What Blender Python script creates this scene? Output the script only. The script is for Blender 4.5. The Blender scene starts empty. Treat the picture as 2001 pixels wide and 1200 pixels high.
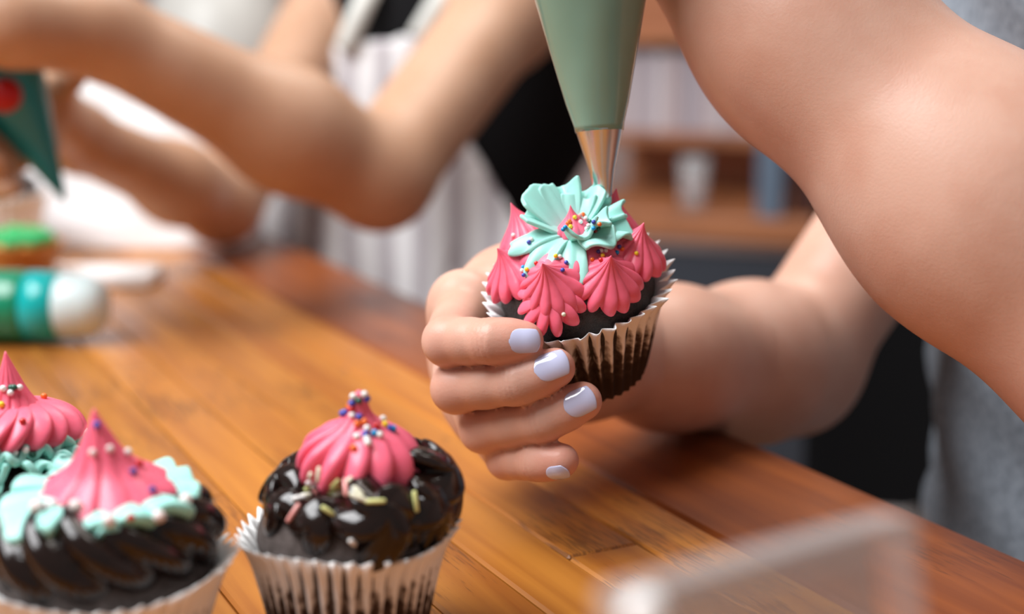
import bpy, bmesh, math, random
import numpy as np
from mathutils import Vector, Matrix
from mathutils.bvhtree import BVHTree

random.seed(7); np.random.seed(7)
S = bpy.context.scene
COL = S.collection
PI = math.pi

# ------------------------------------------------------------------ camera
TZ = 0.75                       # table top height
CZ = TZ + 0.213                 # camera height
PITCH = math.radians(11.43)
FPX = 2779.0                    # focal length in px of a 2001 px wide frame
cam_d = bpy.data.cameras.new('camera'); cam = bpy.data.objects.new('camera', cam_d); COL.objects.link(cam)
cam.location = (0, 0, CZ); cam.rotation_euler = (PI/2 - PITCH, 0, 0)
cam_d.sensor_width = 36; cam_d.lens = 36*FPX/2001; cam_d.clip_start = 0.02
cam_d.dof.use_dof = True; cam_d.dof.focus_distance = 0.545; cam_d.dof.aperture_fstop = 3.9
S.camera = cam

# ------------------------------------------------------------------ light
W = bpy.data.worlds.new('world'); S.world = W; W.use_nodes = True
W.node_tree.nodes['Background'].inputs[0].default_value = (1.0, 0.985, 0.97, 1)
W.node_tree.nodes['Background'].inputs[1].default_value = 0.20
def area(name, loc, target, sx, sy, power, color):
    l = bpy.data.lights.new(name, 'AREA'); l.shape = 'RECTANGLE'; l.size = sx; l.size_y = sy
    l.energy = power; l.color = color
    o = bpy.data.objects.new(name, l); COL.objects.link(o); o.location = loc
    o.rotation_euler = (Vector(target)-Vector(loc)).to_track_quat('-Z', 'Y').to_euler()
    return o
area('window_light', (-1.15, 0.35, 2.6), (0.05, 0.85, 0.8), 1.7, 1.3, 92, (0.97, 0.985, 1.0))
area('ceiling_light', (0.5, 1.7, 2.9), (0.2, 1.0, 0.8), 1.2, 1.2, 26, (1.0, 0.95, 0.88))
S.view_settings.view_transform = 'Standard'
S.view_settings.look = 'None'
S.view_settings.gamma = 1.0
S.view_settings.use_curve_mapping = False
S.view_settings.exposure = 0.06
S.cycles.use_denoising = True

# ------------------------------------------------------------------ helpers
def P(px, py, d):               # real-world point seen at a pixel, at a given depth
    x = (px-1000.5)/FPX*d; y = -(py-600)/FPX*d
    return Vector((x, d*math.cos(PITCH)+y*math.sin(PITCH), CZ+y*math.cos(PITCH)-d*math.sin(PITCH)))
CR = Vector((1, 0, 0)); CU = Vector((0, math.sin(PITCH), math.cos(PITCH))); CF = Vector((0, math.cos(PITCH), -math.sin(PITCH)))
def T(px, py, z=TZ):
    v = P(px, py, 1)-cam.location
    return cam.location + v*((z-CZ)/v.z)

def empty(name, loc=(0, 0, 0), rot=None):
    o = bpy.data.objects.new(name, None); COL.objects.link(o); o.location = loc; o.empty_display_size = .02
    if rot is not None: o.rotation_euler = rot
    return o
def tag(o, label=None, cat=None, group=None, kind=None):
    for k, v in (('label', label), ('category', cat), ('group', group), ('kind', kind)):
        if v: o[k] = v
    return o
def mk(name, verts, faces, mat, parent=None, smooth=True):
    me = bpy.data.meshes.new(name)
    me.from_pydata([tuple(v) for v in verts] if not isinstance(verts, np.ndarray) else verts.tolist(), [], faces if isinstance(faces, list) else faces.tolist())
    me.update()
    if smooth: me.polygons.foreach_set('use_smooth', [True]*len(me.polygons))
    if mat: me.materials.append(mat)
    o = bpy.data.objects.new(name, me); COL.objects.link(o)
    if parent: o.parent = parent
    return o
def share(name, me, parent=None):
    o = bpy.data.objects.new(name, me); COL.objects.link(o)
    if parent: o.parent = parent
    return o
def mod_solid(o, t, off=0):
    m = o.modifiers.new('s', 'SOLIDIFY'); m.thickness = t; m.offset = off; return o
def mod_sub(o, l=1):
    m = o.modifiers.new('u', 'SUBSURF'); m.levels = l; m.render_levels = l; return o
def box(name, sx, sy, sz, mat, parent=None, loc=(0, 0, 0), rot=(0, 0, 0), bev=0.002, seg=2):
    bm = bmesh.new(); bmesh.ops.create_cube(bm, size=1)
    bmesh.ops.scale(bm, vec=(sx, sy, sz), verts=bm.verts)
    if bev > 0: bmesh.ops.bevel(bm, geom=bm.edges[:], offset=bev, segments=seg, affect='EDGES', profile=.5)
    me = bpy.data.meshes.new(name); bm.to_mesh(me); bm.free()
    me.materials.append(mat)
    o = bpy.data.objects.new(name, me); COL.objects.link(o); o.location = loc; o.rotation_euler = rot
    if parent: o.parent = parent
    return o
def lathe(name, prof, mat, parent=None, n=48, f=None, cap=True):
    """prof: list of (r,z). f(theta, i, r, z)->(r,z) optional"""
    V = []; Fc = []
    m = len(prof)
    for i, (r, z) in enumerate(prof):
        for j in range(n):
            th = 2*PI*j/n; rr, zz = (r, z) if f is None else f(th, i, r, z)
            V.append((rr*math.cos(th), rr*math.sin(th), zz))
    for i in range(m-1):
        for j in range(n):
            k = (j+1) % n
            Fc.append((i*n+j, i*n+k, (i+1)*n+k, (i+1)*n+j))
    if cap:
        V.append((0, 0, prof[0][1])); c = len(V)-1
        V.append((0, 0, prof[-1][1])); e = c+1
        for j in range(n):
            k = (j+1) % n
            Fc.append((c, k, j)); Fc.append((e, (m-1)*n+j, (m-1)*n+k))
    return mk(name, V, Fc, mat, parent)

def smoothpath(xs, ys, t):
    """monotone-ish cubic interpolation"""
    t = np.clip(t, xs[0], xs[-1]); xs = np.array(xs, float); ys = np.array(ys, float)
    i = np.clip(np.searchsorted(xs, t)-1, 0, len(xs)-2)
    m = np.gradient(ys, xs)
    h = xs[i+1]-xs[i]; s = (t-xs[i])/h
    return (2*s**3-3*s**2+1)*ys[i]+(s**3-2*s**2+s)*h*m[i]+(-2*s**3+3*s**2)*ys[i+1]+(s**3-s**2)*h*m[i+1]

# ------------------------------------------------------------------ implicit surface mesher
class Cone:
    def __init__(s, a, b, ra, rb, k=.01): s.a = np.array(a, float); s.b = np.array(b, float); s.ra = ra; s.rb = rb; s.k = k
    def bb(s):
        r = max(s.ra, s.rb); return np.minimum(s.a, s.b)-r, np.maximum(s.a, s.b)+r
    def f(s, X, Y, Z):
        d = s.b-s.a; L2 = d@d
        px, py, pz = X-s.a[0], Y-s.a[1], Z-s.a[2]
        t = np.clip((px*d[0]+py*d[1]+pz*d[2])/L2, 0, 1)
        return np.sqrt((px-t*d[0])**2+(py-t*d[1])**2+(pz-t*d[2])**2)-(s.ra+(s.rb-s.ra)*t)
class Ell:
    def __init__(s, c, r, rot=None, k=.02):
        s.c = np.array(c, float); s.r = np.array(r, float); s.k = k
        s.R = np.array(rot) if rot is not None else np.eye(3)      # columns = local axes
    def bb(s):
        e = np.sqrt(((s.R*s.r)**2).sum(1)); return s.c-e, s.c+e
    def f(s, X, Y, Z):
        q = [X-s.c[0], Y-s.c[1], Z-s.c[2]]
        a = b = 0
        for i in range(3):
            l = q[0]*s.R[0, i]+q[1]*s.R[1, i]+q[2]*s.R[2, i]
            a = a+(l/s.r[i])**2; b = b+(l/s.r[i]**2)**2
        a = np.sqrt(a); b = np.sqrt(b)+1e-9
        return a*(a-1)/b
def smin(a, b, k):
    h = np.maximum(k-np.abs(a-b), 0)/k
    return np.minimum(a, b)-h*h*k*.25
def sdf_mesh(groups, h, smooth=3, warp=None, clip=None):
    """groups: list of (prims, k_to_previous_groups). Returns verts (n,3), faces (m,4)"""
    allp = [p for g, _ in groups for p in g]
    lo = np.min([p.bb()[0] for p in allp], 0)-4*h-.012; hi = np.max([p.bb()[1] for p in allp], 0)+4*h+.012
    n = np.ceil((hi-lo)/h).astype(int)+1
    ax = [(lo[i]+h*np.arange(n[i])).astype(np.float32) for i in range(3)]
    BIG = .2
    Ff = None
    for g, kg in groups:
        G = np.full(n, BIG, np.float32)
        for p in g:
            l, u = p.bb(); m = max(p.k, kg)+3*h
            i0 = np.maximum(np.floor((l-m-lo)/h).astype(int), 0); i1 = np.minimum(np.ceil((u+m-lo)/h).astype(int)+1, n)
            sl = tuple(slice(i0[i], i1[i]) for i in range(3))
            X = ax[0][sl[0]][:, None, None]; Y = ax[1][sl[1]][None, :, None]; Z = ax[2][sl[2]][None, None, :]
            G[sl] = smin(G[sl], p.f(X, Y, Z).astype(np.float32), p.k)
        Ff = G if Ff is None else smin(Ff, G, kg)
    X = ax[0][:, None, None]; Y = ax[1][None, :, None]; Z = ax[2][None, None, :]
    if warp is not None: Ff = Ff+warp(X, Y, Z).astype(np.float32)
    if clip is not None: Ff = clip(Ff, X, Y, Z).astype(np.float32)
    ins = Ff < 0
    c = np.zeros(n-1, np.uint8)
    for dx in (0, 1):
        for dy in (0, 1):
            for dz in (0, 1):
                c += ins[dx:n[0]-1+dx, dy:n[1]-1+dy, dz:n[2]-1+dz]
    act = (c > 0) & (c < 8)
    idx = np.argwhere(act)
    vid = np.full(n-1, -1, np.int32); vid[act] = np.arange(len(idx))
    vals = {}
    for dx in (0, 1):
        for dy in (0, 1):
            for dz in (0, 1):
                vals[(dx, dy, dz)] = Ff[idx[:, 0]+dx, idx[:, 1]+dy, idx[:, 2]+dz]
    acc = np.zeros((len(idx), 3)); cnt = np.zeros(len(idx))
    for a in vals:
        for axi in range(3):
            if a[axi]: continue
            b = list(a); b[axi] = 1; b = tuple(b)
            va, vb = vals[a], vals[b]; cr = (va < 0) != (vb < 0)
            t = np.where(cr, va/np.where(cr, va-vb, 1), 0)
            p = np.array(a, float)[None].repeat(len(idx), 0); p[:, axi] += t
            acc[cr] += p[cr]; cnt[cr] += 1
    V = lo+(idx+acc/cnt[:, None])*h
    faces = []
    for axi in range(3):
        o1, o2 = (axi+1) % 3, (axi+2) % 3
        sa = [slice(None)]*3; sb = [slice(None)]*3
        sa[axi] = slice(0, n[axi]-1); sb[axi] = slice(1, n[axi])
        A = ins[tuple(sa)]; B = ins[tuple(sb)]
        e = np.argwhere(A != B)
        e = e[(e[:, o1] > 0) & (e[:, o2] > 0) & (e[:, o1] < n[o1]-1) & (e[:, o2] < n[o2]-1)]
        def cell(d1, d2):
            q = e.copy(); q[:, o1] -= d1; q[:, o2] -= d2
            return vid[q[:, 0], q[:, 1], q[:, 2]]
        q = np.stack([cell(1, 1), cell(0, 1), cell(0, 0), cell(1, 0)], 1)
        fl = ~A[e[:, 0], e[:, 1], e[:, 2]]
        q[fl] = q[fl][:, ::-1]
        faces.append(q)
    Fq = np.concatenate(faces)
    E = np.concatenate([Fq[:, [0, 1]], Fq[:, [1, 2]], Fq[:, [2, 3]], Fq[:, [3, 0]]])
    for it in range(smooth):
        for fac in (.5, -.35):
            s = np.zeros_like(V); w = np.zeros(len(V))
            for k in range(3):
                s[:, k] = np.bincount(E[:, 0], V[E[:, 1], k], len(V))+np.bincount(E[:, 1], V[E[:, 0], k], len(V))
            w = np.bincount(E[:, 0], minlength=len(V))+np.bincount(E[:, 1], minlength=len(V))
            V = V+fac*(s/w[:, None]-V)
    return V, Fq
def join(parts):
    Vs, Fs, o = [], [], 0
    for v, f in parts:
        Vs.append(v); Fs.append(f+o); o += len(v)
    return np.concatenate(Vs), np.concatenate(Fs)
def chain(pts, rs, k=.006):
    return [Cone(pts[i], pts[i+1], rs[i], rs[i+1], k) for i in range(len(pts)-1)]

# ------------------------------------------------------------------ materials
def mat(name, base, rough=.5, sss=0, sssr=(1, .4, .25), sscale=.004, coat=0, spec=.5, metal=0, var=None, vscale=40, bump=0, bscale=200, trans=0, ior=1.45, vdet=4):
    m = bpy.data.materials.new(name); m.use_nodes = True
    nt = m.node_tree; b = nt.nodes['Principled BSDF']
    b.inputs['Base Color'].default_value = (*base, 1); b.inputs['Roughness'].default_value = rough
    b.inputs['Metallic'].default_value = metal; b.inputs['Specular IOR Level'].default_value = spec
    b.inputs['IOR'].default_value = ior
    if sss:
        b.inputs['Subsurface Weight'].default_value = sss; b.inputs['Subsurface Radius'].default_value = sssr
        b.inputs['Subsurface Scale'].default_value = sscale
    if coat: b.inputs['Coat Weight'].default_value = coat; b.inputs['Coat Roughness'].default_value = .08
    if trans: b.inputs['Transmission Weight'].default_value = trans
    tc = nt.nodes.new('ShaderNodeTexCoord')
    if var is not None:
        nz = nt.nodes.new('ShaderNodeTexNoise'); nz.inputs['Scale'].default_value = vscale; nz.inputs['Detail'].default_value = vdet
        nt.links.new(tc.outputs['Object'], nz.inputs['Vector'])
        r = nt.nodes.new('ShaderNodeValToRGB'); r.color_ramp.elements[0].color = (*base, 1); r.color_ramp.elements[1].color = (*var, 1)
        r.color_ramp.elements[0].position = .38; r.color_ramp.elements[1].position = .62
        nt.links.new(nz.outputs['Fac'], r.inputs['Fac']); nt.links.new(r.outputs['Color'], b.inputs['Base Color'])
    if bump:
        nb = nt.nodes.new('ShaderNodeTexNoise'); nb.inputs['Scale'].default_value = bscale; nb.inputs['Detail'].default_value = 3
        nt.links.new(tc.outputs['Object'], nb.inputs['Vector'])
        bp = nt.nodes.new('ShaderNodeBump'); bp.inputs['Strength'].default_value = bump; bp.inputs['Distance'].default_value = .001
        nt.links.new(nb.outputs['Fac'], bp.inputs['Height']); nt.links.new(bp.outputs['Normal'], b.inputs['Normal'])
    return m

def wood(name, c1, c2, dark, rough=.22, coat=.5, grain=1.0):
    m = bpy.data.materials.new(name); m.use_nodes = True
    nt = m.node_tree; L = nt.links; b = nt.nodes['Principled BSDF']
    tc = nt.nodes.new('ShaderNodeTexCoord'); oi = nt.nodes.new('ShaderNodeObjectInfo')
    add = nt.nodes.new('ShaderNodeVectorMath'); add.operation = 'ADD'
    sc = nt.nodes.new('ShaderNodeVectorMath'); sc.operation = 'SCALE'; sc.inputs[0].default_value = (7, 13, 5)
    L.new(oi.outputs['Random'], sc.inputs['Scale']); L.new(tc.outputs['Object'], add.inputs[0]); L.new(sc.outputs[0], add.inputs[1])
    mp = nt.nodes.new('ShaderNodeMapping'); mp.inputs['Scale'].default_value = (3.2, 55, 55); L.new(add.outputs[0], mp.inputs[0])
    n1 = nt.nodes.new('ShaderNodeTexNoise'); n1.inputs['Scale'].default_value = 1.0; n1.inputs['Detail'].default_value = 6; n1.inputs['Distortion'].default_value = .7
    L.new(mp.outputs[0], n1.inputs['Vector'])
    r1 = nt.nodes.new('ShaderNodeValToRGB'); r1.color_ramp.elements[0].color = (*c1, 1); r1.color_ramp.elements[1].color = (*c2, 1)
    r1.color_ramp.elements[0].position = .35; r1.color_ramp.elements[1].position = .68
    L.new(n1.outputs['Fac'], r1.inputs['Fac'])
    # short dark pores
    mp2 = nt.nodes.new('ShaderNodeMapping'); mp2.inputs['Scale'].default_value = (55, 850, 850); L.new(add.outputs[0], mp2.inputs[0])
    n2 = nt.nodes.new('ShaderNodeTexNoise'); n2.inputs['Scale'].default_value = 1; n2.inputs['Detail'].default_value = 2; L.new(mp2.outputs[0], n2.inputs['Vector'])
    n3 = nt.nodes.new('ShaderNodeTexNoise'); n3.inputs['Scale'].default_value = 9; L.new(add.outputs[0], n3.inputs['Vector'])
    mu = nt.nodes.new('ShaderNodeMath'); mu.operation = 'MULTIPLY'; L.new(n2.outputs['Fac'], mu.inputs[0]); L.new(n3.outputs['Fac'], mu.inputs[1])
    r2 = nt.nodes.new('ShaderNodeValToRGB'); r2.color_ramp.elements[0].color = (0, 0, 0, 1); r2.color_ramp.elements[1].color = (1, 1, 1, 1)
    r2.color_ramp.elements[0].position = .315; r2.color_ramp.elements[1].position = .37; L.new(mu.outputs[0], r2.inputs['Fac'])
    g = nt.nodes.new('ShaderNodeMath'); g.operation = 'MULTIPLY'; g.inputs[1].default_value = .55*grain; L.new(r2.outputs['Color'], g.inputs[0])
    mx = nt.nodes.new('ShaderNodeMix'); mx.data_type = 'RGBA'; L.new(g.outputs[0], mx.inputs['Factor']); L.new(r1.outputs['Color'], mx.inputs['A']); mx.inputs['B'].default_value = (*dark, 1)
    # plank to plank variation
    hs = nt.nodes.new('ShaderNodeHueSaturation'); mr = nt.nodes.new('ShaderNodeMapRange'); mr.inputs['To Min'].default_value = .78; mr.inputs['To Max'].default_value = 1.15
    L.new(oi.outputs['Random'], mr.inputs['Value']); L.new(mr.outputs[0], hs.inputs['Value']); L.new(mx.outputs['Result'], hs.inputs['Color'])
    L.new(hs.outputs['Color'], b.inputs['Base Color'])
    b.inputs['Roughness'].default_value = rough+.15; b.inputs['Coat Weight'].default_value = coat; b.inputs['Coat Roughness'].default_value = rough
    bp = nt.nodes.new('ShaderNodeBump'); bp.inputs['Strength'].default_value = .25; bp.inputs['Distance'].default_value = .0006
    L.new(n1.outputs['Fac'], bp.inputs['Height']); L.new(bp.outputs['Normal'], b.inputs['Normal'])
    return m

M = {}
M['plank'] = wood('plank_wood', (.52, .195, .026), (.33, .098, .012), (.055, .016, .005), rough=.26, coat=.35)
M['border'] = wood('border_wood', (.27, .066, .008), (.15, .030, .004), (.03, .008, .003), rough=.24, coat=.30)
M['wood_mid'] = wood('sideboard_wood', (.50, .19, .075), (.38, .13, .05), (.12, .04, .02), rough=.35, coat=.2)
M['wood_dark'] = wood('dark_wood', (.09, .02, .01), (.05, .01, .006), (.02, .006, .004), rough=.4, coat=.1)
M['floor'] = wood('floor_wood', (.25, .12, .06), (.18, .08, .04), (.05, .02, .01), rough=.4, coat=.1)
M['wall'] = mat('wall_paint', (.50, .39, .37), .8, var=(.47, .37, .35), vscale=3, bump=.1)
M['skin'] = mat('skin_light', (.66, .40, .305), .40, sss=.22, sscale=.004, var=(.61, .34, .25), vscale=35, bump=.10, bscale=900, spec=.4)
def add_flush(m):
    nt = m.node_tree; L = nt.links; b = nt.nodes['Principled BSDF']; src = b.inputs['Base Color'].links[0].from_socket
    at = nt.nodes.new('ShaderNodeAttribute'); at.attribute_name = 'flush'
    mx = nt.nodes.new('ShaderNodeMix'); mx.data_type = 'RGBA'; L.new(at.outputs['Fac'], mx.inputs['Factor']); L.new(src, mx.inputs['A']); mx.inputs['B'].default_value = (.68, .26, .20, 1)
    L.new(mx.outputs['Result'], b.inputs['Base Color'])
add_flush(M['skin'])
M['skin_tan'] = mat('skin_tan', (.55, .33, .22), .42, sss=.18, sscale=.005, var=(.50, .285, .18), vscale=18, bump=.06, bscale=500, spec=.4)
M['nail'] = mat('lilac_polish', (.56, .58, .80), .16, coat=1.0)
M['nail_nude'] = mat('nude_nail', (.75, .45, .38), .25, coat=.5)
M['pink'] = mat('pink_buttercream', (.93, .155, .245), .36, sss=.25, sssr=(1, .5, .5), sscale=.003, bump=.08, bscale=700, spec=.5)
M['teal'] = mat('mint_buttercream', (.37, .76, .68), .38, sss=.25, sssr=(.6, 1, .95), sscale=.003, bump=.06, bscale=900)
M['choc'] = mat('chocolate_ganache', (.011, .0045, .0032), .13, coat=.15, spec=.5)
M['green'] = mat('green_buttercream', (.02, .36, .10), .4, sss=.2, sscale=.003)
M['whitecream'] = mat('white_buttercream', (.80, .81, .80), .45, sss=.2, sscale=.003)
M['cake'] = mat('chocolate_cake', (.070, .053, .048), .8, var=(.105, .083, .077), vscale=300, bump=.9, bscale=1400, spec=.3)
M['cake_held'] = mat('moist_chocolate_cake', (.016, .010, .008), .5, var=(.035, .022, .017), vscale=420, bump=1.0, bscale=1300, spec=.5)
M['metal'] = mat('steel_nozzle', (.72, .76, .76), .27, metal=1)
M['bag'] = mat('mint_bag', (.21, .38, .31), .22, coat=.6, var=(.15, .27, .20), vscale=9, sss=.1)
M['bag_far'] = mat('dark_teal_bag', (.0, .22, .30), .35, coat=.3)
M['red'] = mat('red_plastic', (.42, .004, .006), .4)
M['paper'] = mat('white_paper', (.86, .87, .89), .7, bump=.2, bscale=30)
M['card'] = mat('white_card', (.90, .88, .87), .5)
M['tanliner'] = mat('tan_liner', (.62, .29, .07), .6, var=(.45, .16, .03), vscale=20)
M['shirt'] = mat('grey_jersey', (.25, .28, .32), .9, var=(.15, .17, .20), vscale=230, bump=.6, bscale=420, spec=.15, vdet=6)
M['black'] = mat('black_fabric', (.006, .006, .007), .85, spec=.2)
M['slate'] = mat('slate_paint', (.05, .058, .075), .5)
M['bluegrey'] = mat('bluegrey_paint', (.13, .18, .25), .5)
M['ceramic'] = mat('grey_ceramic', (.66, .64, .60), .35)
M['hair'] = mat('brown_hair', (.05, .022, .012), .45)
M['clear_glass'] = mat('clear_glass', (.95, .97, 1.0), .05, trans=.75, ior=1.3)
M['pinktrim'] = mat('pink_trim', (.80, .30, .36), .8)
M['tealband'] = mat('teal_band', (.0, .42, .42), .3, coat=.4)
M['greenband'] = mat('green_icing', (.0, .24, .12), .3, coat=.4)
M['capwhite'] = mat('frosted_cap', (.66, .78, .79), .35, sss=.2, sscale=.01)
M['eye'] = mat('eye', (.05, .03, .02), .2)
SPR = {'w': (.88, .86, .84), 'b': (.05, .07, .45), 'c': (.0, .33, .72), 'o': (.90, .16, .015), 'y': (.92, .66, .02), 'r': (.66, .02, .02), 'g': (.005, .09, .055), 'p': (.80, .33, .30), 'l': (.72, .74, .30), 'e': (.83, .80, .62), 'v': (.08, .05, .30), 'k': (.02, .02, .03), 's': (.86, .74, .72)}
for k, c in SPR.items(): M['s_'+k] = mat('sprinkle_'+{'w': 'white', 'b': 'blue', 'c': 'sky', 'o': 'orange', 'y': 'yellow', 'r': 'red', 'g': 'green', 'p': 'pink', 'l': 'lime', 'e': 'cream', 'v': 'violet', 'k': 'black', 's': 'pearl'}[k], c, .3, coat=.4)

# striped apron
def stripes():
    m = bpy.data.materials.new('striped_apron'); m.use_nodes = True; nt = m.node_tree; L = nt.links; b = nt.nodes['Principled BSDF']
    tc = nt.nodes.new('ShaderNodeTexCoord'); w = nt.nodes.new('ShaderNodeTexWave'); w.bands_direction = 'X'; w.inputs['Scale'].default_value = 9; w.inputs['Distortion'].default_value = .6; w.inputs['Detail Scale'].default_value = 2
    L.new(tc.outputs['Object'], w.inputs['Vector'])
    r = nt.nodes.new('ShaderNodeValToRGB'); r.color_ramp.elements[0].color = (.50, .46, .49, 1); r.color_ramp.elements[1].color = (.86, .85, .86, 1)
    r.color_ramp.elements[0].position = .18; r.color_ramp.elements[1].position = .42
    L.new(w.outputs['Fac'], r.inputs['Fac']); L.new(r.outputs['Color'], b.inputs['Base Color']); b.inputs['Roughness'].default_value = .9
    return m
M['apron'] = stripes()

# cupcake paper: white at the rim, soaked and see-through brown lower down, pale on the folds
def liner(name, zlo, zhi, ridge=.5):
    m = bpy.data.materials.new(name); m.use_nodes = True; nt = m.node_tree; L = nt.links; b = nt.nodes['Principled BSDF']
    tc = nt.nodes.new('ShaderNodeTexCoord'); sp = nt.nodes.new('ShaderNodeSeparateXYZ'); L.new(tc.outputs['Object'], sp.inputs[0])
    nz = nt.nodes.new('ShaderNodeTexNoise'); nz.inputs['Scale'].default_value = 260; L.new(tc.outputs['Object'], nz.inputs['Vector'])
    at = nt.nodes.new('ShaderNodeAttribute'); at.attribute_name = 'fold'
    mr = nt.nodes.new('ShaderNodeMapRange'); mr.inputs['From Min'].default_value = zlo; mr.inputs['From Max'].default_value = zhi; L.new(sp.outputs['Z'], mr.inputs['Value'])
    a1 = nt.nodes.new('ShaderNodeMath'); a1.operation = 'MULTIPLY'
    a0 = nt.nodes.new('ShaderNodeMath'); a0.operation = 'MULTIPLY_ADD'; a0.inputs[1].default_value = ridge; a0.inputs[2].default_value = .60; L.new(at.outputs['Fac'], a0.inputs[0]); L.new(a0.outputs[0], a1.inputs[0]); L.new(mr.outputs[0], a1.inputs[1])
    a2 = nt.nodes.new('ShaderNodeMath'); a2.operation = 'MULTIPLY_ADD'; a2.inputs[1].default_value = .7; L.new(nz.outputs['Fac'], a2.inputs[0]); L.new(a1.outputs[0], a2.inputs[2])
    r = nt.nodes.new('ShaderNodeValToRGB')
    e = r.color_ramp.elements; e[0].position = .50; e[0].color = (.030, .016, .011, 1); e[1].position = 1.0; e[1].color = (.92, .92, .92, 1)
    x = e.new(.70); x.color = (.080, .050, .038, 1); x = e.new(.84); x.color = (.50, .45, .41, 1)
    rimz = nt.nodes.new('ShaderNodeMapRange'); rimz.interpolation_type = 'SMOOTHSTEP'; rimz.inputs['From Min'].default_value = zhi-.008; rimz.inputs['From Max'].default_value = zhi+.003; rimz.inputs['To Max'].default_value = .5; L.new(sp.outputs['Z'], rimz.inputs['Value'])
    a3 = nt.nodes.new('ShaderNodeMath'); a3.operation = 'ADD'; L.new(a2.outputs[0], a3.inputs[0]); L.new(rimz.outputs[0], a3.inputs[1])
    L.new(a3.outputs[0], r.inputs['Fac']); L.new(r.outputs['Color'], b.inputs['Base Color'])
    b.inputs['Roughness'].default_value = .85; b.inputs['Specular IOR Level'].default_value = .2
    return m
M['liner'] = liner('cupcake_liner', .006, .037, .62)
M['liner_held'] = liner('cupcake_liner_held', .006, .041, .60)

def haze(name, col, tr):
    m = bpy.data.materials.new(name); m.use_nodes = True; nt = m.node_tree; L = nt.links
    b = nt.nodes['Principled BSDF']; b.inputs['Base Color'].default_value = (*col, 1); b.inputs['Roughness'].default_value = .25
    t = nt.nodes.new('ShaderNodeBsdfTransparent'); mx = nt.nodes.new('ShaderNodeMixShader'); mx.inputs[0].default_value = 1-tr
    L.new(t.outputs[0], mx.inputs[1]); L.new(b.outputs[0], mx.inputs[2]); L.new(mx.outputs[0], nt.nodes['Material Output'].inputs['Surface'])
    return m
M['plastic'] = haze('clear_plastic', (.58, .55, .55), .44)
M['plastic_rim'] = haze('clear_plastic_rim', (.60, .58, .58), .74)

# ------------------------------------------------------------------ room
tag(box('floor', 7, 7, .05, M['floor'], loc=(0, 2.0, -.025), bev=0), kind='structure')
tag(box('wall_back', 7, .1, 2.8, M['wall'], loc=(0, 3.9, 1.4), bev=0), kind='structure')
tag(box('wall_right', .1, 7, 2.8, M['wall'], loc=(2.6, 2.0, 1.4), bev=0), kind='structure')

# ------------------------------------------------------------------ table
ANG = math.atan2(1459.5, 2835)
U = Vector((-math.sin(ANG), math.cos(ANG), 0)); V_ = Vector((math.cos(ANG), math.sin(ANG), 0))
table = empty('wooden_table', (0, 0, 0)); tag(table, 'varnished orange-brown plank table with a darker border board along its edge', 'table')
table.location = U*.55+V_*.0; table.rotation_euler = (0, 0, math.atan2(U.y, U.x))
# table local: x along U, y = -V_ direction  (x=u-.55, y=-v)
def plank(name, u0, u1, v0, v1, m, top=0.0, th=.028, bev=.0012):
    return box(name, u1-u0-.0006, v1-v0-.0007, th, M[m], table, ((u0+u1)/2-.55, -(v0+v1)/2, TZ-th/2+top), bev=bev, seg=1)
rnd = random.Random(3)
vb = .336; pw = .0335
r = 0; v1 = vb
while v1 > -.62:
    v0 = v1-pw
    u = -.75-rnd.random()*.5 if r else -.8
    cuts = [-.85]
    c = -.85+.25+rnd.random()*.5
    while c < 1.55:
        cuts.append(c); c += .42+rnd.random()*.5
    cuts.append(1.75)
    for a, b_ in zip(cuts[:-1], cuts[1:]):
        plank('plank', a, b_, v0, v1, 'plank', top=rnd.uniform(-.0004, .0))
    v1 = v0; r += 1
vlow = v1
plank('border_board', -.95, 1.85, vb, .432, 'border', th=.034, bev=.003)
plank('border_board', -.95, 1.85, vlow-.095, vlow, 'border', th=.034, bev=.003)
plank('border_board', 1.75, 1.85, vlow, vb, 'border', th=.034, bev=.003)
plank('border_board', -.95, -.85, vlow, vb, 'border', th=.034, bev=.003)
box('underboard', 2.6, vb-vlow+.05, .02, M['border'], table, (.45-.55, -(vb+vlow)/2, TZ-.04), bev=0)
for uu, vv in ((-.85, .36), (1.75, .36), (-.85, vlow-.02), (1.75, vlow-.02)):
    box('leg', .07, .07, TZ-.05, M['border'], table, (uu-.55, -vv, (TZ-.05)/2), bev=.004)

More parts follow.
